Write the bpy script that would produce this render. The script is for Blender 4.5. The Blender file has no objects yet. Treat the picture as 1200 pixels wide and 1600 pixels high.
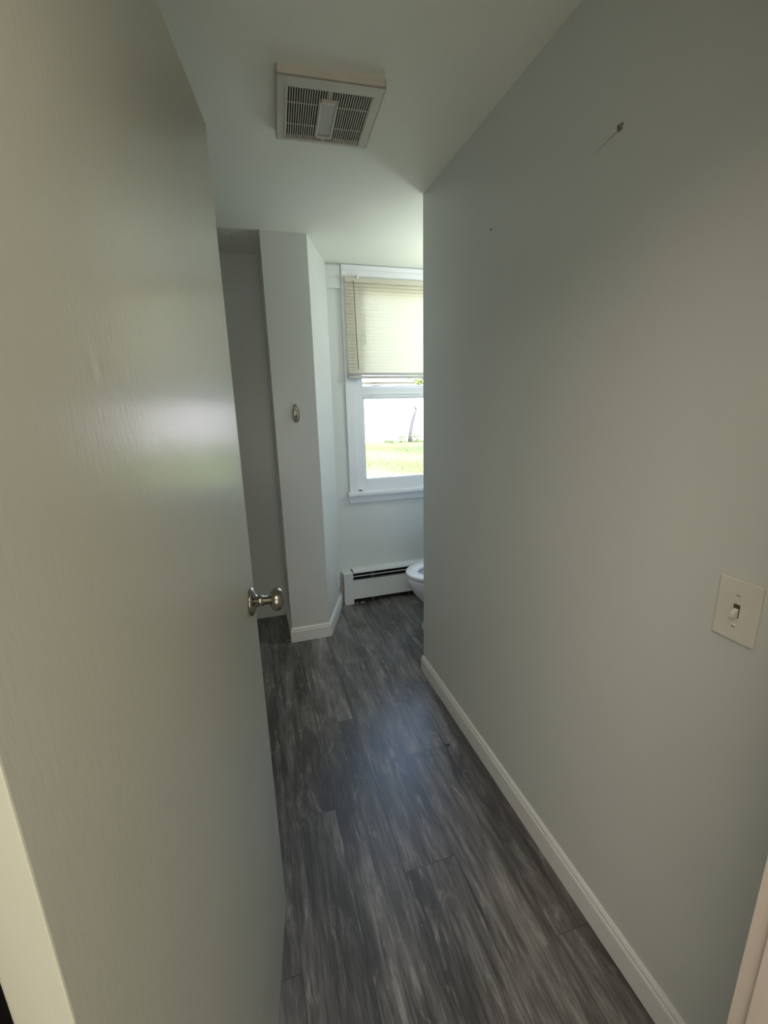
import bpy, bmesh, math, random
from mathutils import Vector, Matrix
random.seed(7)
C = bpy.context.scene.collection
R = math.radians
sc = bpy.context.scene

# ------------------------------------------------------------------ camera
F_PX = 676.4
YAW, PITCH, ROLL = R(16.684), R(13.974), R(-1.395)
cam_d = bpy.data.cameras.new('camera'); cam = bpy.data.objects.new('camera', cam_d); C.objects.link(cam)
cam_d.sensor_fit = 'HORIZONTAL'; cam_d.sensor_width = 36; cam_d.lens = F_PX / 1200 * 36
cam_d.clip_start = 0.02; cam_d.clip_end = 500
fwd = Vector((math.sin(YAW)*math.cos(PITCH), math.cos(YAW)*math.cos(PITCH), -math.sin(PITCH)))
rt = Vector((math.cos(YAW), -math.sin(YAW), 0)); up = rt.cross(fwd)
rt2 = rt*math.cos(ROLL) + up*math.sin(ROLL); up2 = up*math.cos(ROLL) - rt*math.sin(ROLL)
M = Matrix((rt2, up2, -fwd)).transposed().to_4x4(); M.translation = (0, 0, 1.5)
cam.matrix_world = M
sc.camera = cam

# ------------------------------------------------------------------ world, sun, lamps, exposure
SKY, SUN, HALL, EXPO = 0.90, 0.70, 5.0, 2.48
w = bpy.data.worlds.new('world'); sc.world = w; w.use_nodes = True
nt = w.node_tree; bg = nt.nodes['Background']
sky = nt.nodes.new('ShaderNodeTexSky'); sky.sky_type = 'NISHITA'; sky.sun_disc = False
sky.sun_elevation = R(48); sky.sun_rotation = R(200); sky.dust_density = 2.5; sky.air_density = 1.0
nt.links.new(sky.outputs[0], bg.inputs[0]); bg.inputs[1].default_value = SKY
sun_d = bpy.data.lights.new('sun', 'SUN'); sun_d.energy = SUN; sun_d.angle = R(3); sun_d.color = (1, .96, .88)
sun = bpy.data.objects.new('sun', sun_d); C.objects.link(sun); sun.rotation_euler = (R(42), 0, R(-20))
por_d = bpy.data.lights.new('window_portal', 'AREA'); por_d.shape = 'RECTANGLE'; por_d.size = .70; por_d.size_y = 1.45
por_d.cycles.is_portal = True
por = bpy.data.objects.new('window_portal', por_d); C.objects.link(por); por.location = (1.08, 3.25, 1.60); por.rotation_euler = (R(-90), 0, 0)
hl_d = bpy.data.lights.new('hall_light', 'AREA'); hl_d.shape = 'RECTANGLE'; hl_d.size = 1.3; hl_d.size_y = 1.2; hl_d.energy = HALL; hl_d.color = (1, .88, .72)
hl = bpy.data.objects.new('hall_light', hl_d); C.objects.link(hl); hl.location = (-.20, -.60, 2.36)   # assumed warm light, added in the unseen hall behind the camera for brightness
cl_d = bpy.data.lights.new('hidden_fill_light', 'POINT'); cl_d.energy = 1.8; cl_d.shadow_soft_size = .09; cl_d.color = (.93, 1, .95)
clb = bpy.data.objects.new('hidden_fill_light', cl_d); C.objects.link(clb); clb.location = (1.46, 2.55, 2.00)   # added fill light for the far end, hidden by the right wall
hw_d = bpy.data.lights.new('hall_up_fill', 'AREA'); hw_d.shape = 'RECTANGLE'; hw_d.size = 1.0; hw_d.size_y = 1.3; hw_d.energy = 2.4; hw_d.color = (1, .92, .78)
hwl = bpy.data.objects.new('hall_up_fill', hw_d); C.objects.link(hwl); hwl.location = (-.10, -1.45, 1.1); hwl.rotation_euler = (R(128), 0, 0)   # added upward fill behind the camera to brighten the ceiling, no window there
vs = sc.view_settings; vs.view_transform = 'Standard'; vs.look = 'None'; vs.gamma = 1; vs.exposure = EXPO; vs.use_curve_mapping = False

# ------------------------------------------------------------------ materials
class NT:
    def __init__(s, name):
        s.m = bpy.data.materials.new(name); s.m.use_nodes = True; s.t = s.m.node_tree
        s.b = s.t.nodes['Principled BSDF']; s.out = s.t.nodes['Material Output']
    def n(s, typ, **k):
        o = s.t.nodes.new(typ)
        for a, v in k.items(): setattr(o, a, v)
        return o
    def put(s, sock, v):
        if isinstance(v, bpy.types.NodeSocket): s.t.links.new(v, sock)
        elif v is not None: sock.default_value = v
    def math(s, op, a, b=None, c=None, clamp=False):
        o = s.n('ShaderNodeMath', operation=op); o.use_clamp = clamp
        s.put(o.inputs[0], a); s.put(o.inputs[1], b)
        if c is not None: s.put(o.inputs[2], c)
        return o.outputs[0]
    def coord(s, which='Object'): return s.n('ShaderNodeTexCoord').outputs[which]
    def vmul(s, v, sc3):
        o = s.n('ShaderNodeVectorMath', operation='MULTIPLY'); s.put(o.inputs[0], v); o.inputs[1].default_value = sc3; return o.outputs[0]
    def noise(s, v, scale=5, detail=3, rough=.5, dist=0):
        o = s.n('ShaderNodeTexNoise'); s.put(o.inputs['Vector'], v); o.inputs['Scale'].default_value = scale
        o.inputs['Detail'].default_value = detail; o.inputs['Roughness'].default_value = rough; o.inputs['Distortion'].default_value = dist
        return o.outputs['Fac']
    def ramp(s, f, stops):
        o = s.n('ShaderNodeValToRGB'); s.put(o.inputs[0], f); e = o.color_ramp.elements
        e[0].position, e[0].color = stops[0][0], (*stops[0][1], 1)
        e[1].position, e[1].color = stops[-1][0], (*stops[-1][1], 1)
        for p, c in stops[1:-1]:
            k = e.new(p); k.color = (*c, 1)
        return o.outputs[0]
    def mix(s, f, a, b, mode='MIX'):
        o = s.n('ShaderNodeMix', data_type='RGBA', blend_type=mode); s.put(o.inputs[0], f)
        s.put(o.inputs[6], a if isinstance(a, bpy.types.NodeSocket) else (*a, 1)); s.put(o.inputs[7], b if isinstance(b, bpy.types.NodeSocket) else (*b, 1))
        return o.outputs[2]
    def bump(s, h, strength=.2, dist=.002, prev=None):
        o = s.n('ShaderNodeBump'); s.put(o.inputs['Height'], h); o.inputs['Strength'].default_value = strength; o.inputs['Distance'].default_value = dist
        if prev: s.t.links.new(prev, o.inputs['Normal'])
        s.t.links.new(o.outputs[0], s.b.inputs['Normal']); return o.outputs[0]

def simple(name, col, rough=.5, metal=0, spec=.5, var=.04, bump=0, bscale=60, trans=0):
    t = NT(name)
    v = t.coord()
    f = t.noise(v, 6, 3)
    c1 = tuple(max(0, c*(1-var)) for c in col); c2 = tuple(min(1, c*(1+var)) for c in col)
    t.put(t.b.inputs['Base Color'], t.ramp(f, [(.3, c1), (.7, c2)]))
    t.b.inputs['Roughness'].default_value = rough; t.b.inputs['Metallic'].default_value = metal
    t.b.inputs['Specular IOR Level'].default_value = spec
    if bump: t.bump(t.noise(v, bscale, 3), bump, .001)
    return t.m

def paint(name, col, rough, peel=.15, stretch=(1, 1, 1), scale=140, spec=.5, dents=(), wave=.12):
    t = NT(name); v = t.coord()
    f = t.noise(v, 1.7, 4)
    t.put(t.b.inputs['Base Color'], t.ramp(f, [(.3, tuple(c*.97 for c in col)), (.7, tuple(min(1, c*1.02) for c in col))]))
    t.b.inputs['Specular IOR Level'].default_value = spec
    r = t.noise(v, 3, 3); t.put(t.b.inputs['Roughness'], t.math('MULTIPLY_ADD', r, .10, rough-.05))
    n1 = t.bump(t.noise(t.vmul(v, stretch), scale, 3, .6), peel, .0012)
    n2 = t.bump(t.noise(v, 4, 2), wave, .01, n1)
    if dents:
        acc = None
        for (p, rad, amp) in dents:
            d = t.n('ShaderNodeVectorMath', operation='DISTANCE'); sc3 = t.vmul(v, (1, 1, .8)); t.put(d.inputs[0], sc3); d.inputs[1].default_value = (p[0], p[1], p[2]*.8)
            g = t.math('DIVIDE', d.outputs['Value'], rad); g = t.math('SUBTRACT', 1, g, clamp=True); g = t.math('MULTIPLY', g, amp)
            acc = g if acc is None else t.math('ADD', acc, g)
        t.bump(acc, 1, .006, n2)
    return t.m

M_wall = paint('wall_paint', (.685, .705, .685), .31, .10, scale=180)
M_ceil = paint('ceiling_paint', (.85, .86, .77), .55, .10)
M_trim = paint('trim_paint', (.80, .81, .81), .33, .05)
M_win = paint('window_vinyl', (.80, .81, .84), .35, .04)
M_jamb = paint('jamb_paint', (.58, .51, .455), .45, .1)
M_door = paint('door_paint', (.495, .505, .435), .235, .24, (1, 1, .28), 150, .50,
               dents=[((-.640, 0, 1.545), .016, .06), ((-.629, 0, 1.535), .012, -.06), ((-.346, 0, 1.66), .008, .08)], wave=.16)
M_dark = simple('hinge_gap_shade', (.030, .022, .018), .5)  # near-black colour standing in for the shade of the hinge gap
M_plate = simple('switch_plastic', (.74, .71, .65), .35)
M_fan = simple('aged_vent_plastic', (.60, .57, .50), .4)
M_fandark = simple('vent_cavity', (.012, .010, .010), .8)
M_lens = simple('vent_lens', (.46, .46, .43), .25)
M_nickel = simple('brushed_nickel', (.33, .31, .28), .24, 1)
M_chrome = simple('chrome', (.70, .70, .70), .12, 1)
M_rail = simple('blind_rail_vinyl', (.50, .48, .45), .45)
M_hook = simple('satin_chrome', (.24, .24, .225), .28, 1)
M_black = simple('black_recess', (.010, .010, .012), .8)
M_heat = simple('heater_enamel', (.66, .69, .69), .38)
M_fin = simple('heater_fins', (.10, .11, .12), .5, .6)
M_porc = simple('porcelain', (.78, .79, .82), .10)
M_seat = simple('toilet_seat_plastic', (.80, .80, .84), .18)
M_siding = simple('white_siding', (.20, .197, .2), .6)
M_roof = simple('roof_shingle', (.45, .44, .45), .8)
M_conc = simple('pale_concrete', (.60, .55, .52), .85)
M_bark = simple('grey_bark', (.022, .021, .022), .9, bump=.5, bscale=30)
M_leaf = simple('foliage', (.10, .13, .02), .6, var=.35)
M_shrub = simple('shrub_foliage', (.07, .09, .03), .7, var=.4)
M_plaster = simple('chipped_plaster', (.20, .17, .15), .8)

def slat_mat():
    t = NT('blind_slat_vinyl')
    d = t.n('ShaderNodeBsdfTranslucent'); d.inputs[0].default_value = (.50, .41, .27, 1)
    t.b.inputs['Base Color'].default_value = (.80, .76, .64, 1); t.b.inputs['Roughness'].default_value = .45
    f = t.noise(t.coord(), 5); mx = t.n('ShaderNodeMixShader'); t.put(mx.inputs[0], t.math('MULTIPLY_ADD', f, .04, .30))
    t.t.links.new(t.b.outputs[0], mx.inputs[1]); t.t.links.new(d.outputs[0], mx.inputs[2]); t.t.links.new(mx.outputs[0], t.out.inputs[0])
    return t.m
M_slat = slat_mat()

def glass_mat():
    t = NT('window_glass')
    tr = t.n('ShaderNodeBsdfTransparent'); tr.inputs[0].default_value = (.95, .96, .96, 1)
    gl = t.n('ShaderNodeBsdfGlossy'); gl.inputs['Roughness'].default_value = .01
    fr = t.n('ShaderNodeFresnel'); fr.inputs[0].default_value = 1.45
    f = t.noise(t.coord(), 3); k = t.math('MULTIPLY_ADD', f, .02, fr.outputs[0])
    mx = t.n('ShaderNodeMixShader'); t.put(mx.inputs[0], k)
    t.t.links.new(tr.outputs[0], mx.inputs[1]); t.t.links.new(gl.outputs[0], mx.inputs[2]); t.t.links.new(mx.outputs[0], t.out.inputs[0])
    return t.m
M_glass = glass_mat()

def water_mat():
    t = NT('water'); t.b.inputs['Base Color'].default_value = (.45, .5, .55, 1); t.b.inputs['Roughness'].default_value = .05
    t.bump(t.noise(t.coord(), 20), .05); return t.m
M_water = water_mat()

def floor_mat():
    t = NT('weathered_vinyl_plank'); v = t.coord(); W, L = .1778, 1.22
    sp = t.n('ShaderNodeSeparateXYZ'); t.put(sp.inputs[0], v); X, Y = sp.outputs[0], sp.outputs[1]
    xw = t.math('DIVIDE', X, W); pi = t.math('FLOOR', xw); fx = t.math('FRACT', xw)
    off = t.math('MULTIPLY_ADD', pi, .46, .12)
    yj = t.math('DIVIDE', t.math('SUBTRACT', Y, off), L); ji = t.math('FLOOR', yj); fy = t.math('FRACT', yj)
    pid = t.math('ADD', t.math('MULTIPLY', pi, 7.31), t.math('MULTIPLY', ji, 3.17))
    wn = t.n('ShaderNodeTexWhiteNoise', noise_dimensions='1D'); t.put(wn.inputs['W'], pid); rnd = wn.outputs['Value']
    def cv(sx, sy):
        o = t.n('ShaderNodeCombineXYZ'); t.put(o.inputs[0], t.math('MULTIPLY', X, sx)); t.put(o.inputs[1], t.math('MULTIPLY', Y, sy)); t.put(o.inputs[2], t.math('MULTIPLY', pid, 1.7)); return o.outputs[0]
    big = t.noise(cv(7.5, 1.7), 1, 6, .62, .6)
    strk = t.noise(cv(46, 3.2), 1, 6, .65, .35)
    fine = t.noise(cv(260, 11), 1, 4, .6)
    patch = t.noise(cv(16, 5), 1, 7, .72, 1.4)
    a = t.math('MULTIPLY_ADD', t.math('SUBTRACT', big, .5), 1.45, .5)
    b = t.math('MULTIPLY_ADD', t.math('SUBTRACT', strk, .5), .80, a)
    c = t.math('MULTIPLY_ADD', t.math('SUBTRACT', fine, .5), .75, b)
    d = t.math('MULTIPLY_ADD', t.math('SUBTRACT', rnd, .5), .11, c)
    col = t.ramp(d, [(.10, (.016, .015, .015)), (.36, (.050, .046, .046)), (.55, (.110, .102, .101)), (.74, (.20, .19, .187)), (.95, (.33, .32, .31))])
    pm = t.math('MULTIPLY', t.math('MULTIPLY', t.math('SUBTRACT', patch, .53, clamp=True), 7, clamp=True), t.math('MULTIPLY_ADD', t.math('SUBTRACT', strk, .40), 5, .0, clamp=True))
    col = t.mix(t.math('MULTIPLY', pm, .68), col, (.40, .38, .37))
    dk = t.noise(cv(13, 4), 1, 4, .6, 1)
    dm = t.math('MULTIPLY', t.math('SUBTRACT', dk, .60, clamp=True), 6, clamp=True)
    col = t.mix(t.math('MULTIPLY', dm, .6), col, (.018, .016, .016))
    # seams
    ex = t.math('MINIMUM', fx, t.math('SUBTRACT', 1, fx)); ex = t.math('LESS_THAN', ex, .0075)
    ey = t.math('MINIMUM', fy, t.math('SUBTRACT', 1, fy)); ey = t.math('LESS_THAN', ey, .0011)
    e = t.math('MAXIMUM', ex, ey)
    col = t.mix(t.math('MULTIPLY', t.math('MULTIPLY', e, t.noise(v, 9, 2)), 1.2), col, (.008, .007, .007))
    t.put(t.b.inputs['Base Color'], col)
    t.put(t.b.inputs['Roughness'], t.math('MULTIPLY_ADD', t.math('SUBTRACT', fine, .5), .35, t.math('MULTIPLY_ADD', t.math('SUBTRACT', big, .5), .15, .42)))
    t.b.inputs['Specular IOR Level'].default_value = 1.0
    h = t.math('ADD', t.math('MULTIPLY', fine, .6), t.math('MULTIPLY', strk, .5)); h = t.math('SUBTRACT', h, t.math('MULTIPLY', e, 1.2))
    t.bump(h, .40, .0011)
    return t.m
M_floor = floor_mat()

def ground_mat():
    t = NT('lawn_soil'); v = t.coord()
    f = t.noise(v, .6, 6, .65); g = t.noise(v, 7, 5, .7)
    a = t.math('MULTIPLY_ADD', t.math('SUBTRACT', g, .5), .8, f)
    t.put(t.b.inputs['Base Color'], t.ramp(a, [(.25, (.034, .044, .006)), (.5, (.052, .064, .008)), (.8, (.078, .088, .012))]))
    t.b.inputs['Roughness'].default_value = .9
    t.bump(g, .6, .05); return t.m
M_ground = ground_mat()
M_grass = simple('grass_blades', (.050, .066, .009), .7, var=.35)

# ------------------------------------------------------------------ mesh helpers
def bx(bm, x0, y0, z0, x1, y1, z1, bev=0):
    vs_ = [bm.verts.new((x, y, z)) for x in (x0, x1) for y in (y0, y1) for z in (z0, z1)]
    fs = [bm.faces.new([vs_[i] for i in q]) for q in ((0, 1, 3, 2), (4, 6, 7, 5), (0, 4, 5, 1), (2, 3, 7, 6), (0, 2, 6, 4), (1, 5, 7, 3))]
    if bev:
        es = list({e for f in fs for e in f.edges})
        bmesh.ops.bevel(bm, geom=es, offset=bev, segments=2, affect='EDGES', profile=.6)
    return bm
def loft(bm, rings, cap=True, close=True):
    rs = [[bm.verts.new(p) for p in r] for r in rings]
    n = len(rs[0])
    for a, b in zip(rs, rs[1:]):
        for i in range(n if close else n-1):
            j = (i+1) % n; bm.faces.new((a[i], a[j], b[j], b[i]))
    if cap: bm.faces.new(list(reversed(rs[0]))); bm.faces.new(rs[-1])
    return rs
def prism(bm, pts, z0, z1):
    loft(bm, [[(x, y, z0) for x, y in pts], [(x, y, z1) for x, y in pts]])
def lathe(bm, prof, seg=40, mat=None, sx=1, sy=1):
    rings = [[(sx*r*math.cos(2*math.pi*i/seg), sy*r*math.sin(2*math.pi*i/seg), z) for i in range(seg)] for r, z in prof]
    if mat is not None: rings = [[tuple(mat @ Vector(p)) for p in r] for r in rings]
    loft(bm, rings)
def tube(bm, pts, rad, seg=8):
    pts = [Vector(p) for p in pts]; rings = []
    if not isinstance(rad, (list, tuple)): rad = [rad]*len(pts)
    for i, p in enumerate(pts):
        d = (pts[min(i+1, len(pts)-1)] - pts[max(i-1, 0)]).normalized()
        a = d.cross(Vector((0, 0, 1)) if abs(d.z) < .9 else Vector((1, 0, 0))).normalized(); b = d.cross(a)
        rings.append([tuple(p + (a*math.cos(2*math.pi*k/seg) + b*math.sin(2*math.pi*k/seg))*rad[i]) for k in range(seg)])
    loft(bm, rings)
def extrude_profile(bm, path, prof):
    """profile (offset to the left of the path direction, z) mitred along an open plan path"""
    P = [Vector(p) for p in path]; rings = []
    for i, p in enumerate(P):
        d0 = (P[i]-P[i-1]).normalized() if i else None; d1 = (P[i+1]-P[i]).normalized() if i < len(P)-1 else None
        d0 = d0 or d1; d1 = d1 or d0
        n0 = Vector((-d0.y, d0.x)); n1 = Vector((-d1.y, d1.x)); m = (n0+n1).normalized(); m = m / max(.3, m.dot(n0))
        rings.append([(p.x+m.x*o, p.y+m.y*o, z) for o, z in prof])
    loft(bm, rings)
def obj(name, bm, m, parent=None, smooth=False, loc=None):
    bmesh.ops.recalc_face_normals(bm, faces=bm.faces)
    me = bpy.data.meshes.new(name); bm.to_mesh(me); bm.free(); me.materials.append(m)
    if smooth:
        for p in me.polygons: p.use_smooth = True
    o = bpy.data.objects.new(name, me); C.objects.link(o)
    if parent: o.parent = parent
    if loc: o.location = loc
    return o
def tag(o, label, cat, group=None, kind=None):
    o['label'] = label; o['category'] = cat
    if group: o['group'] = group
    if kind: o['kind'] = kind
    return o
def empty(name, loc, label, cat, group=None, rz=0):
    o = bpy.data.objects.new(name, None); C.objects.link(o); o.location = loc; o.rotation_euler = (0, 0, rz); o.empty_display_size = .05
    return tag(o, label, cat, group)
def struct(name, bm, m, label=None, parent=None, smooth=False):
    o = obj(name, bm, m, parent, smooth)
    if not parent: o['kind'] = 'structure'
    if label: o['label'] = label
    return o
def B(*boxes, bev=0):
    bm = bmesh.new()
    for b in boxes: bx(bm, *b, bev=bev)
    return bm

# ------------------------------------------------------------------ the setting
H = 2.402; XR = .833; Y1 = 2.056; YC = 2.628; YF = 3.097; DW0, DW1 = .150, .262
XE = 1.66; XL = -.60
struct('floor', B((-1.25, -1.9, -.12, 1.75, 3.30, 0)), M_floor, 'dark grey weathered wood plank floor')
struct('ceiling', B((-1.25, -1.9, H, 1.75, 3.30, H+.15)), M_ceil, 'plain white painted ceiling')
struct('wall_right', B((XR, DW1, 0, XE+.09, Y1, H)), M_wall, 'long grey painted wall on the right with light switch')
struct('wall_east', B((XE, Y1, 0, XE+.09, YF, H)), M_wall, 'grey side wall behind the toilet')
struct('wall_left', B((XL-.12, DW1, 0, XL, 3.20, H)), M_wall, 'grey wall behind the open door')
struct('wall_recess', B((XL, 3.035, 0, .143, 3.20, H)), M_wall, 'shaded grey back wall of the recess left of the column')
bm = bmesh.new(); prism(bm, [(.143, YC), (.389, YC), (.569, YF), (.569, 3.20), (.143, 3.20)], 0, H)
struct('wall_chase', bm, M_wall, 'grey boxed column with a chrome hook on its front')
WX0, WX1, WZ0, WZ1 = .733, 1.47, .875, 2.33
struct('wall_back', B((.569, YF, 0, WX0, 3.20, H), (WX1, YF, 0, XE+.09, 3.20, H), (WX0, YF, 0, WX1, 3.20, WZ0), (WX0, YF, WZ1, WX1, 3.20, H)), M_wall, 'grey far wall with the window')
OX0, OX1, OZ = -.200, .612, 2.065
struct('wall_front', B((-1.1, DW0, 0, OX0-.02, DW1, H), (OX1+.02, DW0, 0, XE+.09, DW1, H), (OX0-.02, DW0, OZ+.02, OX1+.02, DW1, H)), M_wall, 'thin wall holding the bathroom doorway')
struct('wall_hall_left', B((-1.22, -1.8, 0, -1.1, DW1, H)), M_wall)
struct('wall_hall_right', B((1.5, -1.8, 0, 1.62, DW0, H)), M_wall)
struct('wall_hall_back', B((-1.22, -1.9, 0, 1.75, -1.8, H)), M_wall)
# door frame
struct('trim_1', B((OX0-.02, DW0-.002, 0, OX0, DW1+.004, OZ)), M_jamb, 'pinkish white door jamb at the hinge side')
struct('trim_2', B((OX1, DW0-.002, 0, OX1+.02, DW1+.004, OZ)), M_jamb, 'pinkish white door jamb at the lower right')
struct('trim_3', B((OX0-.02, DW0-.002, OZ, OX1+.02, DW1+.004, OZ+.02)), M_jamb)
struct('trim_4', B((OX1+.004, DW1, 0, OX1+.07, DW1+.026, OZ+.07), (OX0-.07, DW1, OZ+.004, OX1+.004, DW1+.016, OZ+.07)), M_jamb, 'pinkish white casing around the doorway')
struct('trim_5', B((OX0-.07, DW1, 0, OX0-.004, DW1+.040, OZ+.004)), M_dark, 'casing coloured dark for the shade in the gap behind the hinge edge of the door')  # casing thickened and coloured dark so the hinge gap reads as shade
# baseboards
prof = [(0, 0), (.012, 0), (.012, .072), (.0105, .078), (.0085, .080), (.0085, .089), (.0055, .095), (.003, .099), (0, .099)]
bm = bmesh.new(); extrude_profile(bm, [(XR, DW1+.002), (XR, Y1), (XR+.30, Y1)], prof)
struct('baseboard_right', bm, M_trim, 'white baseboard along the foot of the right wall')
bm = bmesh.new(); extrude_profile(bm, [(.569, YF-.004), (.389, YC), (.143, YC), (.143, 3.033)], [(-o, z) for o, z in prof][::-1])
bmesh.ops.recalc_face_normals(bm, faces=bm.faces)
bm.free(); bm = bmesh.new(); extrude_profile(bm, [(.143, 3.033), (.143, YC), (.389, YC), (.5655, YF-.012)], [(-o, z) for o, z in prof])
struct('baseboard_chase', bm, M_trim, 'white baseboard wrapping the foot of the column')

# ------------------------------------------------------------------ the open door
DT = math.atan2(math.cos(R(8.45)), math.sin(R(8.45)))     # slab direction in plan
door = struct('door_1', B((-.825, 0, .014, 0, .035, 2.045), bev=.0015), M_door, 'cream white flush door standing open into the room')
door.location = (-.0274, 1.0687, 0); door.rotation_euler = (0, 0, DT)
# door local: x runs from hinge (-) to free edge (0); visible face is y=0 (towards local -y = right/camera)
kz = 1.05; ks = -.062
kn_m = Matrix.Translation((ks, 0, kz)) @ Matrix.Rotation(R(90), 4, 'X')     # local z -> -y
bm = bmesh.new(); lathe(bm, [(.0, .040), (.010, .040), (.0115, .044), (.016, .047), (.022, .050), (.0262, .055), (.0275, .061), (.0268, .067), (.0235, .0725), (.016, .0765), (.008, .0785), (0.0005, .079)], 40, kn_m)
knob = obj('door_knob', bm, M_nickel, door, True); knob['label'] = 'round brushed nickel door knob'
bm = bmesh.new(); lathe(bm, [(.0, .0), (.034, .0), (.0345, .003), (.033, .006), (.030, .0075), (.0285, .009), (.020, .011), (.014, .015), (.0125, .018), (.0005, .018)], 44, kn_m)
obj('rosette', bm, M_nickel, knob, True)
bm = bmesh.new(); lathe(bm, [(.0005, .014), (.0125, .014), (.0125, .030), (.0105, .0305), (.0105, .042), (.0005, .042)], 32, kn_m)
obj('knob_shank', bm, M_nickel, knob, True)
bm = B((-.0005, .006, kz-.028, .0012, .029, kz+.028)); obj('latch_plate', bm, M_nickel, door)
for hz in (.25, 1.05, 1.82):
    bm = bmesh.new(); tube(bm, [(-.822, .040, hz-.045), (-.822, .040, hz+.045)], .006, 12); obj('hinge', bm, M_nickel, door, True)

# ------------------------------------------------------------------ window
g = .012
win = struct('window_1', B((WX0, YF-.004, WZ0, WX0+.028, 3.20, WZ1), (WX1-.028, YF-.004, WZ0, WX1, 3.20, WZ1), (WX0, YF-.004, WZ1-.028, WX1, 3.20, WZ1), (WX0, YF-.004, WZ0-.02, WX1, 3.20, WZ0+.010),
    (WX0+.028, YF+.020, WZ0, WX0+.036, YF+.026, WZ1), (WX0+.028, YF+.055, WZ0, WX0+.036, YF+.061, WZ1)), M_win, 'white double hung window over the heater, lower sash clear of the blind')
obj('casing', B((.666, YF-.016, .868, .727, YF, 2.385), (.727, YF-.010, .868, .735, YF, 2.33), (1.468, YF-.016, .868, 1.535, YF, 2.385), bev=.002), M_win, win)
obj('head_casing', B((.668, YF-.020, 2.322, 1.60, YF, 2.398), (.668, YF-.028, 2.352, 1.60, YF, 2.362), bev=.002), M_win, win)
bm = B((.553, YF-.014, 2.252, .664, YF, 2.392), bev=.0015); o = obj('corner_block', bm, M_wall, win)
bm = B((.650, YF-.045, .845, 1.55, YF+.02, .870), bev=.004); obj('window_sill', bm, M_win, win)
bm = B((.662, YF-.014, .788, 1.538, YF, .845), bev=.003); obj('apron', bm, M_win, win)
SX0, SX1 = WX0+.028, WX1-.028
def sash(z0, z1, y0, y1, st, rb, rt_):
    bm = B((SX0, y0, z0, SX0+st, y1, z1), (SX1-st, y0, z0, SX1, y1, z1), (SX0+st, y0, z0, SX1-st, y1, z0+rb), (SX0+st, y0, z1-rt_, SX1-st, y1, z1), bev=.002)
    # inner glazing bead
    b = .008
    for q in ((SX0+st, y0+.006, z0+rb, SX0+st+b, y1-.004, z1-rt_), (SX1-st-b, y0+.006, z0+rb, SX1-st, y1-.004, z1-rt_), (SX0+st, y0+.006, z0+rb, SX1-st, y1-.004, z0+rb+b), (SX0+st, y0+.006, z1-rt_-b, SX1-st, y1-.004, z1-rt_)):
        bx(bm, *q)
    s = obj('sash', bm, M_win, win)
    gm = B((SX0+st, (y0+y1)/2-.002, z0+rb, SX1-st, (y0+y1)/2+.002, z1-rt_)); obj('glass', gm, M_glass, s)
    return s
lo = sash(.885, 1.617, YF+.004, YF+.036, .033, .072, .070)
bx_ = B((SX0+.01, YF+.0005, 1.568, SX1-.01, YF+.006, 1.574)); obj('lift_rail', bx_, M_win, lo)
up_ = sash(1.560, 2.302, YF+.040, YF+.072, .033, .060, .045)

# ------------------------------------------------------------------ blind
bl = empty('window_blind', (1.09, YF-.035, 2.31), 'cream horizontal mini blind lowered over the top half of the window', 'blind')
def L(o_, *b): return tuple(v - o_[i % 3] for i, v in enumerate(b))
BO = (1.09, YF-.035, 2.31)
BX0, BX1 = .684, 1.50
bm = bmesh.new(); bx(bm, *L(BO, BX0, YF-.050, 2.284, BX1, YF-.022, 2.314), bev=.002); obj('headrail', bm, M_slat, bl)
bm = bmesh.new(); nS = 27; z = 2.275; dz = (2.275-1.724)/(nS-1)
for i in range(nS):
    zc = 2.275 - dz*i - BO[2]; a = R(68); wd = .0128; yc_ = -.001
    rows = []
    for k in range(5):
        s = -1 + k*.5; cr = .0032*(1-s*s)
        yy = yc_ + s*wd*math.cos(a) - cr*math.sin(a); zz = zc + s*wd*math.sin(a) + cr*math.cos(a)*.6
        rows.append((yy, zz))
    top = [bm.verts.new((BX0-BO[0]+.004, y, z_)) for y, z_ in rows]; bot = [bm.verts.new((BX1-BO[0]-.004, y, z_)) for y, z_ in rows]
    for k in range(4): bm.faces.new((top[k], top[k+1], bot[k+1], bot[k]))
obj('slats', bm, M_slat, bl, True)
bm = bmesh.new()
for k in range(4): bx(bm, *L(BO, BX0+.004, YF-.048, 1.6995+k*.0042, BX1-.004, YF-.024, 1.7022+k*.0042))
obj('stacked_slats', bm, M_rail, bl)
bm = bmesh.new(); bx(bm, *L(BO, BX0+.002, YF-.049, 1.677, BX1-.002, YF-.023, 1.696), bev=.003); obj('bottom_rail', bm, M_rail, bl)
bm = bmesh.new(); tube(bm, [L(BO, .738, YF-.054, 2.290), L(BO, .740, YF-.060, 2.27), L(BO, .752, YF-.060, 1.735)], .0032, 8); o = obj('tilt_wand', bm, simple('wand_clear_grey', (.16, .17, .13), .3), bl, True)
for cx in (.792, 1.39):
    bm = bmesh.new()
    for dy in (-.0135, .0125): tube(bm, [(cx-BO[0], dy, -.02), (cx-BO[0]+.002, dy, -.62)], .0009, 6)
    obj('ladder_cord', bm, M_slat, bl)
bm = bmesh.new(); tube(bm, [L(BO, .800, YF-.053, 2.285), L(BO, .806, YF-.056, 1.98)], .0012, 6); tube(bm, [L(BO, .808, YF-.053, 2.285), L(BO, .808, YF-.056, 1.98)], .0012, 6)
tube(bm, [L(BO, .807, YF-.056, 1.985), L(BO, .812, YF-.056, 1.90)], [.0025, .0055], 8)
obj('lift_cord', bm, M_slat, bl)
for cx in (.765, 1.40):
    bm = B(L(BO, cx, YF-.051, 2.306, cx+.012, YF-.020, 2.330)); obj('bracket', bm, M_win, bl)

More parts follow.
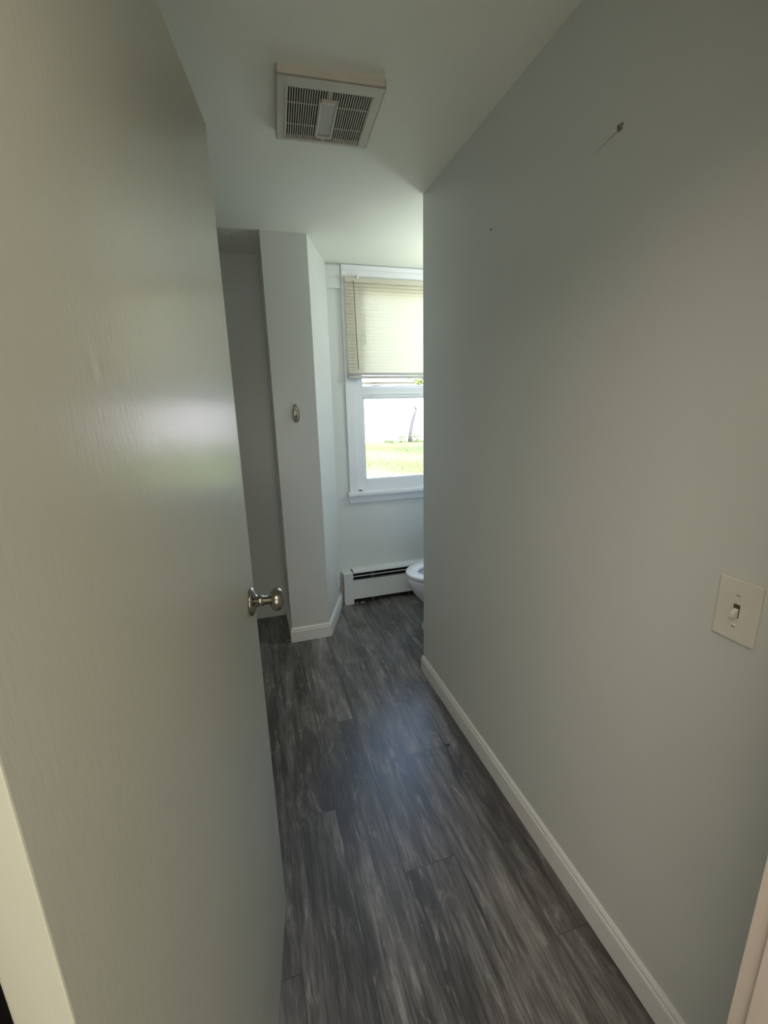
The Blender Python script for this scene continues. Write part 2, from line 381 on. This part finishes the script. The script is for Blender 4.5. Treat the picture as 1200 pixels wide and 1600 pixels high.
# ------------------------------------------------------------------ baseboard heater
ht = empty('baseboard_heater', (.575, YF, 0), 'white metal baseboard heater running along the wall under the window', 'heater')
def HL(*b): return tuple(v - (.575, YF, 0)[i % 3] for i, v in enumerate(b))
HX1 = 1.655; HY = 3.028
bm = B(HL(.577, HY-.003, .0, .650, YF-.002, .258), bev=.004); obj('end_cap', bm, M_heat, ht)
# top cover: slopes down to the front
bm = bmesh.new(); pf = [(YF-.002, .276), (YF-.002, .270), (HY+.010, .262), (HY+.002, .252), (HY-.001, .254), (HY+.006, .269)]
loft(bm, [[tuple(HL(x, y, z)) for y, z in pf] for x in (.653, HX1)]); obj('top_cover', bm, M_heat, ht)
bm = B(HL(.650, HY-.001, .042, HX1, HY+.004, .200), HL(.650, HY-.001, .197, HX1, HY+.008, .200)); obj('front_panel', bm, M_heat, ht)
bm = bmesh.new(); pf = [(HY+.003, .224), (HY+.003, .228), (HY+.008, .229), (HY+.008, .225)]
loft(bm, [[tuple(HL(x, y, z)) for y, z in pf] for x in (.651, HX1)]); obj('damper', bm, M_heat, ht)
bm = B(HL(.650, YF-.012, .0, HX1, YF-.002, .262)); obj('back_plate', bm, M_black, ht)
bm = bmesh.new()
for i in range(96):
    x = .66 + i*.0102
    bx(bm, *HL(x, HY+.014, .085, x+.0012, YF-.016, .145))
bx(bm, *HL(.655, HY+.030, .110, HX1, HY+.045, .122)); obj('fin_tube', bm, M_fin, ht)
for x in (.80, 1.10, 1.40):
    bm = B(HL(x, HY+.020, .0, x+.02, YF-.012, .25)); obj('bracket', bm, M_fin, ht)
LB = ['pale crumb in the heater gap right against the end cap', 'largest pale crumb in the gap under the heater panel', 'small pale crumb just right of the largest one under the heater', 'lone pale crumb under the heater nearest the toilet']
for (x, y, r_) in ((.672, 3.035, .006), (.712, 3.030, .008), (.733, 3.034, .005), (.905, 3.03, .005)):
    bm = bmesh.new(); bmesh.ops.create_icosphere(bm, subdivisions=2, radius=r_)
    for v in bm.verts: v.co += Vector((random.uniform(-.001, .001), random.uniform(-.001, .001), 0)); v.co.z *= .5; v.co.x *= 1.3
    ob = obj('plaster_crumb', bm, M_conc, None, True, (x, y, r_*.45))
    tag(ob, LB.pop(0), 'debris', 'crumbs under the heater')

# ------------------------------------------------------------------ invented mount of the added fill light over the toilet, out of view
lp = empty('fill_light_mount', (1.46, 2.55, H), 'invented round mount for the hidden fill light above the toilet', 'ceiling lamp')
bm = bmesh.new(); lathe(bm, [(.0005, 0), (.085, 0), (.088, -.012), (.080, -.022), (.0005, -.022)], 40); obj('base', bm, M_trim, lp, True)
bm = bmesh.new(); tube(bm, [(0, 0, -.02), (0, 0, -.28)], [.018, .016], 16); obj('fill_light_stem', bm, M_trim, lp, True)

# ------------------------------------------------------------------ toilet (faces left, towards -X)
TX, TY = .895, 2.500
to = empty('toilet', (TX, TY, 0), 'white porcelain toilet facing left, half hidden behind the right wall', 'toilet')
def oval(cx, a_f, a_b, b, z, n=48):
    r = []
    for i in range(n):
        t_ = 2*math.pi*i/n; c, s = math.cos(t_), math.sin(t_)
        ax = a_b if c > 0 else a_f
        r.append((cx + ax*c, b*s, z))
    return r
bm = bmesh.new()
rings = [oval(.32, .215, .22, .135, 0), oval(.32, .21, .22, .13, .02), oval(.33, .185, .20, .105, .08), oval(.32, .165, .20, .092, .16), oval(.29, .215, .21, .125, .24),
         oval(.27, .245, .215, .160, .31), oval(.26, .252, .22, .178, .355), oval(.26, .254, .22, .182, .385), oval(.26, .250, .22, .178, .392),
         oval(.26, .205, .18, .135, .392), oval(.26, .195, .17, .125, .370), oval(.27, .150, .13, .095, .28), oval(.28, .08, .07, .05, .20)]
loft(bm, rings); obj('bowl', bm, M_porc, to, True)
bm = bmesh.new(); loft(bm, [oval(.27, .12, .11, .08, .245), oval(.27, .12, .11, .08, .247)]); obj('water', bm, M_water, to)
def ring_seat(z0, z1, a, b, ai, bi, c=.258):
    bm = bmesh.new(); e = .006
    rr = [oval(c, a-e, .215, b-e, z0), oval(c, a, .221, b, z0+e), oval(c, a, .221, b, z1-e), oval(c, a-e, .215, b-e, z1), oval(c, ai+e, .15, bi+e, z1-.002), oval(c, ai, .145, bi, z1-e), oval(c, ai, .145, bi, z0)]
    rs = loft(bm, rr, cap=False)
    n = len(rs[0])
    for i in range(n):
        j = (i+1) % n; bm.faces.new((rs[-1][i], rs[-1][j], rs[0][j], rs[0][i]))
    return bm
obj('seat', ring_seat(.398, .424, .258, .186, .175, .108), M_seat, to, True)
bm = bmesh.new(); R0 = oval(0, .215, .215, .180, 0); 
loft(bm, [[(.49+ .03*(x+.215) , y, .425+ (x+.215)) for x, y, _ in R0], [(.508+.03*(x+.215), y, .425+(x+.215)) for x, y, _ in R0]]); obj('lid', bm, M_seat, to, True)
bm = B((.545, -.22, .40, .74, .22, .76), bev=.02); obj('tank', bm, M_porc, to)
bm = B((.535, -.23, .76, .75, .23, .79), bev=.008); obj('tank_lid', bm, M_porc, to)
bm = B((.44, -.11, .0, .70, .11, .40), bev=.02); obj('pedestal_rear', bm, M_porc, to)
bm = bmesh.new(); tube(bm, [(.545, -.16, .70), (.53, -.16, .70), (.53, -.09, .695)], .006, 8); obj('flush_lever', bm, M_chrome, to, True)

# ------------------------------------------------------------------ ceiling exhaust fan
FZ = H
fan = empty('exhaust_fan', (.32, 1.588, FZ), 'square off white exhaust fan grille with a small light lens on the ceiling', 'exhaust fan', rz=R(-3.5))
hw = .154
tl = (lambda x, y: -.0225 - .003*(hw-y)/(2*hw))      # lower near the camera, flush at the far side
def panel(bm, pts, th):                          # pts plan list; hangs at tilt
    loft(bm, [[(x, y, tl(x, y)+th) for x, y in pts], [(x, y, tl(x, y)) for x, y in pts]])
bm = bmesh.new(); gi = .128; gyo = .133
def frame(x0, y0, x1, y1):
    panel(bm, [(x0, y0), (x1, y0), (x1, y1), (x0, y1)], .005)
frame(-hw, -hw, hw, -.112); frame(-hw, .140, hw, hw); frame(-hw, -.112, -gi, .140); frame(gi, -.112, hw, .140)
# side skirts
def skirt(x0, y0, x1, y1):
    a = [(x0, y0, tl(x0, y0)), (x1, y1, tl(x1, y1)), (x1, y1, .0), (x0, y0, .0)]
    cx, cy = (x0+x1)/2, (y0+y1)/2; l = math.hypot(cx, cy); ox, oy = -cx/l*.003, -cy/l*.003
    loft(bm, [a, [(x+ox, y+oy, z) for x, y, z in a]])
skirt(-hw, -hw, hw, -hw); skirt(hw, -hw, hw, hw); skirt(hw, hw, -hw, hw); skirt(-hw, hw, -hw, -hw)
obj('cover_frame', bm, M_fan, fan)
# raised lip round the grille
bm = bmesh.new()
for q in ((-gi, -.112, -gi+.004, .140), (gi-.004, -.112, gi, .140), (-gi, .137, gi, .140)):
    x0, y0, x1, y1 = q; loft(bm, [[(x, y, tl(x, y)+.002) for x, y in ((x0, y0), (x1, y0), (x1, y1), (x0, y1))], [(x, y, tl(x, y)-.003) for x, y in ((x0, y0), (x1, y0), (x1, y1), (x0, y1))]])
obj('grille_lip', bm, M_fan, fan)
bm = bmesh.new(); nb = 34; step = 2*(gi-.006)/nb
for i in range(nb+1):
    x = -gi+.006+i*step
    if abs(x) < .006: wv = .004
    else: wv = .00150
    loft(bm, [[(xx, yy, tl(xx, yy)+.0015) for xx, yy in ((x-wv, -.110), (x+wv, -.110), (x+wv, .138), (x-wv, .138))], [(xx, yy, tl(xx, yy)) for xx, yy in ((x-wv, -.110), (x+wv, -.110), (x+wv, .138), (x-wv, .138))]])
for y in (-.045, .060):
    loft(bm, [[(xx, yy, tl(xx, yy)+.0010) for xx, yy in ((-gi, y-.0007), (gi, y-.0007), (gi, y+.0007), (-gi, y+.0007))], [(xx, yy, tl(xx, yy)-.0003) for xx, yy in ((-gi, y-.0007), (gi, y-.0007), (gi, y+.0007), (-gi, y+.0007))]])
obj('grille', bm, M_fan, fan)
bm = B((-gi, -.112, -.010, gi, .140, -.0005)); obj('cavity', bm, M_fandark, fan)
def lens_ring(x0, y0, x1, y1, z0, z1): return [[(x, y, tl(x, y)+z0) for x, y in ((x0, y0), (x1, y0), (x1, y1), (x0, y1))], [(x, y, tl(x, y)+z1) for x, y in ((x0, y0), (x1, y0), (x1, y1), (x0, y1))]]
bm = bmesh.new()
for q in ((-.027, -.072, -.021, .110), (.021, -.072, .027, .110), (-.027, -.072, .027, -.065), (-.027, .103, .027, .110)): loft(bm, lens_ring(*q, .003, -.006))
obj('lens_frame', bm, M_fan, fan)
bm = bmesh.new(); loft(bm, lens_ring(-.021, -.065, .021, .103, .003, -.002)); obj('lens', bm, M_lens, fan)

# ------------------------------------------------------------------ light switch on the right wall
sw = empty('light_switch', (XR, .5115, 1.115), 'off white single toggle light switch plate on the right wall', 'light switch')
bm = B((-.006, -.0375, -.0600, 0, .0375, .0600), bev=.003); obj('plate', bm, M_plate, sw)
bm = B((-.0068, -.0055, -.0125, -.004, .0055, .0125)); obj('toggle_slot', bm, simple('toggle_slot_dark', (.10, .06, .04), .6), sw)
bm = bmesh.new(); loft(bm, [[(-.005, -.0042, -.0105), (-.005, .0042, -.0105), (-.005, .0042, .006), (-.005, -.0042, .006)], [(-.017, -.0038, -.0115), (-.017, .0038, -.0115), (-.017, .0038, -.0045), (-.017, -.0038, -.0045)]])
obj('toggle', bm, M_plate, sw)
for z in (.0302, -.0302):
    bm = bmesh.new(); mm = Matrix.Translation((-.0055, 0, z)) @ Matrix.Rotation(R(-90), 4, 'Y'); lathe(bm, [(.0005, 0), (.0034, 0), (.0030, .0014), (.0005, .0018)], 16, mm)
    s = obj('screw', bm, M_plate, sw, True)
    bm = B((-.0076, -.0030, z-.0005, -.0068, .0030, z+.0005)); obj('screw_slot', bm, M_black, s)

# ------------------------------------------------------------------ hook on the column
hk = empty('robe_hook', (.2655, YC, 1.46), 'small oval chrome hook plate screwed to the front of the column', 'hook')
def tear(s, y):
    r = []
    for i in range(36):
        t_ = 2*math.pi*i/36; c, n_ = math.cos(t_), math.sin(t_)
        wdt = .0205 if n_ < 0 else .0205*(1-.22*n_)
        c = math.copysign(abs(c)**.72, c); n_ = math.copysign(abs(n_)**.85, n_)
        r.append((wdt*c*s, y, .052*n_*s + (0)))
    return r
bm = bmesh.new(); loft(bm, [tear(1, 0), tear(1, -.004), tear(.93, -.0065), tear(.86, -.007), tear(.80, -.0055), tear(.5, -.006)]); obj('back_plate', bm, M_hook, hk, True)
bm = bmesh.new(); tube(bm, [(0, -.004, -.018), (0, -.015, -.022), (0, -.024, -.020), (0, -.029, -.012)], [.008, .0065, .0055, .006], 12); obj('peg', bm, M_hook, hk, True)
for q in ((0, .022), (0, -.040)):
    bm = bmesh.new(); mm = Matrix.Translation((q[0], -.0058, q[1])) @ Matrix.Rotation(R(90), 4, 'X'); lathe(bm, [(.0005, 0), (.0038, 0), (.003, .0016), (.0005, .002)], 14, mm); obj('screw', bm, M_fin, hk, True)

# ------------------------------------------------------------------ outlet plate on the angled face of the column
av = Vector((.18, .469, 0)).normalized(); ang = math.atan2(av.y, av.x)
pos = Vector((.389, YC, 0)) + av*.385
ol = empty('wall_outlet', (pos.x, pos.y, .235), 'small white outlet cover low on the angled side of the column near the heater', 'outlet', rz=ang)
bm = B((-.035, -.006, -.057, .035, 0, .057), bev=.003); obj('plate', bm, M_trim, ol)
for z in (-.02, .02):
    bm = B((-.016, -.0085, z-.014, .016, -.005, z+.014), bev=.002); s = obj('socket', bm, M_trim, ol)
    bm = B((-.008, -.0090, z-.005, -.006, -.0082, z+.005), (.006, -.0090, z-.004, .008, -.0082, z+.004)); obj('slot', bm, M_black, s)

# ------------------------------------------------------------------ chips and small marks
def chip(name, loc, n, spread, axis, label, cat, parent=None, mat=M_plaster, size=.004):
    bm = bmesh.new()
    for i in range(n):
        c = Vector((random.uniform(-1, 1)*spread[0], random.uniform(-1, 1)*spread[1], random.uniform(-1, 1)*spread[2]))
        b2 = bmesh.ops.create_icosphere(bm, subdivisions=1, radius=size*random.uniform(.6, 1.2))
        for v in b2['verts']:
            v.co += Vector((random.uniform(-.3, .3), random.uniform(-.3, .3), random.uniform(-.3, .3)))*size; v.co[axis] *= .4; v.co += c
    o = obj(name, bm, mat, None, False, loc); tag(o, label, cat); return o
chip('wall_chip', (XR-.0008, .915, 2.073), 6, (0, .006, .006), 0, 'chipped wall anchor hole high on the right wall, nearer the camera, with a hairline crack', 'wall damage')
ck = [(XR-.0001, .912, 2.071), (XR-.0001, .945, 2.066), (XR-.0001, .985, 2.058)]
bm = bmesh.new(); tube(bm, ck, [.0010, .0007, .0004], 6)
hole = bpy.data.objects['wall_chip']; c2 = obj('hairline_crack', bm, M_plaster, hole); c2.location = (-(XR-.0008), -.915, -2.073)
chip('wall_chip', (XR-.0008, 1.445, 2.057), 5, (0, .010, .002), 0, 'small chipped anchor mark on the right wall, nearer the wall end', 'wall damage', size=.0032)
chip('ceiling_nail', (.002, 2.774, H-.0015), 2, (.002, .002, 0), 2, 'tiny dark nail head in the ceiling of the recess', 'nail', mat=M_black)
chip('floor_crumb', (.722, 1.497, .002), 5, (.010, .003, 0), 2, 'tiny dark crumb on the floor beside a plank end joint', 'debris', mat=M_black, size=.0035)
chip('floor_crumb', (.350, .885, .0015), 1, (.001, .001, 0), 2, 'tiny pale crumb on the floor in the foreground planks', 'debris', mat=M_conc, size=.0022)

# ------------------------------------------------------------------ outside
GZ = -.5
bm = bmesh.new(); nx, ny = 40, 40
gv = [[bm.verts.new((-25 + 60*i/nx, 3.6 + 46*j/ny, GZ + .03*math.sin(i*1.7+j))) for j in range(ny+1)] for i in range(nx+1)]
for i in range(nx):
    for j in range(ny): bm.faces.new((gv[i][j], gv[i+1][j], gv[i+1][j+1], gv[i][j+1]))
struct('ground', bm, M_ground, 'sunny green lawn outside the window', smooth=True)
struct('ground_strip', B((-25, 22.9, GZ-.1, 35, 24.6, GZ+.06)), M_conc, 'pale concrete path at the end of the lawn')
bm = bmesh.new()
for i in range(26000):
    y = random.uniform(6.5, 22.8); x = random.uniform(.22*y-.5, .47*y+.6); h = random.uniform(.03, .11); a = random.uniform(0, math.pi); wv = random.uniform(.006, .02)
    lx, ly = random.uniform(-.04, .04), random.uniform(-.04, .04); z0 = GZ-.03
    bm.faces.new([bm.verts.new(p) for p in ((x-wv*math.cos(a), y-wv*math.sin(a), z0), (x+wv*math.cos(a), y+wv*math.sin(a), z0), (x+lx, y+ly, z0+h))])
tag(obj('grass', bm, M_grass), 'bright yellow green lawn grass outside the window', 'grass', kind='stuff')
# white house across the path
hs = empty('house', (8, 26, GZ), 'overexposed white sided house beyond the lawn', 'house')
bm = bmesh.new(); bx(bm, -14, 0, 0, 16, 7, 3.45)
for k in range(17): bx(bm, -14.01, -.02, .2*k, 16.01, .0, .2*k+.17)
obj('wall', bm, M_siding, hs)
bm = bmesh.new(); loft(bm, [[(x, -.5, 3.40), (x, 3.5, 5.2), (x, 7.5, 3.40), (x, 7.5, 3.30), (x, 3.5, 5.1), (x, -.5, 3.28)] for x in (-14.4, 16.4)]); obj('roof', bm, M_siding, hs)
bm = bmesh.new(); loft(bm, [[(-.95+.36*(1-math.cos(math.pi*k/10)), yy, 2.98+.13*math.sin(math.pi*k/10)) for k in range(11)] for yy in (-.35, -.03)]); obj('awning', bm, M_bark, hs)
# dead leaning trunk with shrubs at its foot
tr = empty('dead_tree', (8.23, 22.2, GZ), 'grey leaning dead tree trunk standing at the far edge of the lawn', 'tree')
bm = bmesh.new(); tube(bm, [(0, 0, 0), (.02, 0, .5), (.10, 0, .95), (.22, 0, 1.35), (.36, 0, 1.72)], [.13, .095, .085, .075, .055], 10); obj('trunk', bm, M_bark, tr, True)
bm = bmesh.new(); tube(bm, [(.34, 0, 1.66), (.26, 0, 1.85), (.20, .02, 2.05)], [.045, .035, .02], 8); obj('branch', bm, M_bark, tr, True)
bm = bmesh.new(); tube(bm, [(.36, 0, 1.70), (.44, 0, 1.85), (.42, 0, 1.98)], [.04, .03, .015], 8); obj('branch', bm, M_bark, tr, True)
def leaves(bm, c, rad, n, s, flat=1):
    for i in range(n):
        d = Vector((random.gauss(0, 1), random.gauss(0, 1), random.gauss(0, 1))).normalized()*(random.random()**.4)
        p = Vector(c) + Vector((d.x*rad[0], d.y*rad[1], d.z*rad[2]))
        u = Vector((random.gauss(0, 1), random.gauss(0, 1), random.gauss(0, 1))).normalized(); v = u.orthogonal().normalized(); q = s*random.uniform(.6, 1.3)
        bm.faces.new([bm.verts.new(p + a) for a in (-u*q, -v*q*.5, u*q, v*q*.5)])
for i, (dx, rx, rz, lab) in enumerate(((-1.25, .30, .13, 'low sparse shrub left of the dead tree trunk'), (-.55, .42, .26, 'leafy shrub close against the left of the dead trunk'), (.35, .38, .30, 'leafy shrub around the right foot of the dead trunk'), (1.05, .42, .24, 'shrub at the right edge of the window view'))):
    sh = empty('shrub', (8.23+dx, 22.1, GZ), lab, 'shrub', 'shrubs at the lawn edge')
    bm = bmesh.new(); leaves(bm, (0, 0, rz*.8), (rx, .3, rz), 380, .05); obj('foliage', bm, M_shrub, sh)
    bm = bmesh.new()
    for k in range(5): tube(bm, [(0, 0, 0), (random.uniform(-rx, rx)*.7, random.uniform(-.1, .1), rz*1.3)], .012, 5)
    obj('stem', bm, M_bark, sh)
tg = empty('leafy_tree', (8.0, 16, GZ), 'bright green leafy tree showing under the blind at the right', 'tree')
bm = bmesh.new(); tube(bm, [(0, 0, 0), (.05, 0, 1.6), (0, .1, 3.4)], [.14, .11, .07], 10); tube(bm, [(.02, .03, 2.2), (-.7, 0, 2.9), (-1.3, 0, 3.2)], [.06, .04, .02], 8); obj('trunk', bm, M_bark, tg, True)
bm = bmesh.new()
for c, r_, n in (((-1.45, 0, 3.25), (.80, .7, .62), 1500), ((-.7, .1, 3.7), (1.2, 1.0, 1.0), 2200), ((.4, 0, 3.9), (1.3, 1.2, 1.2), 2200)): leaves(bm, c, r_, n, .07)
obj('crown', bm, M_leaf, tg)
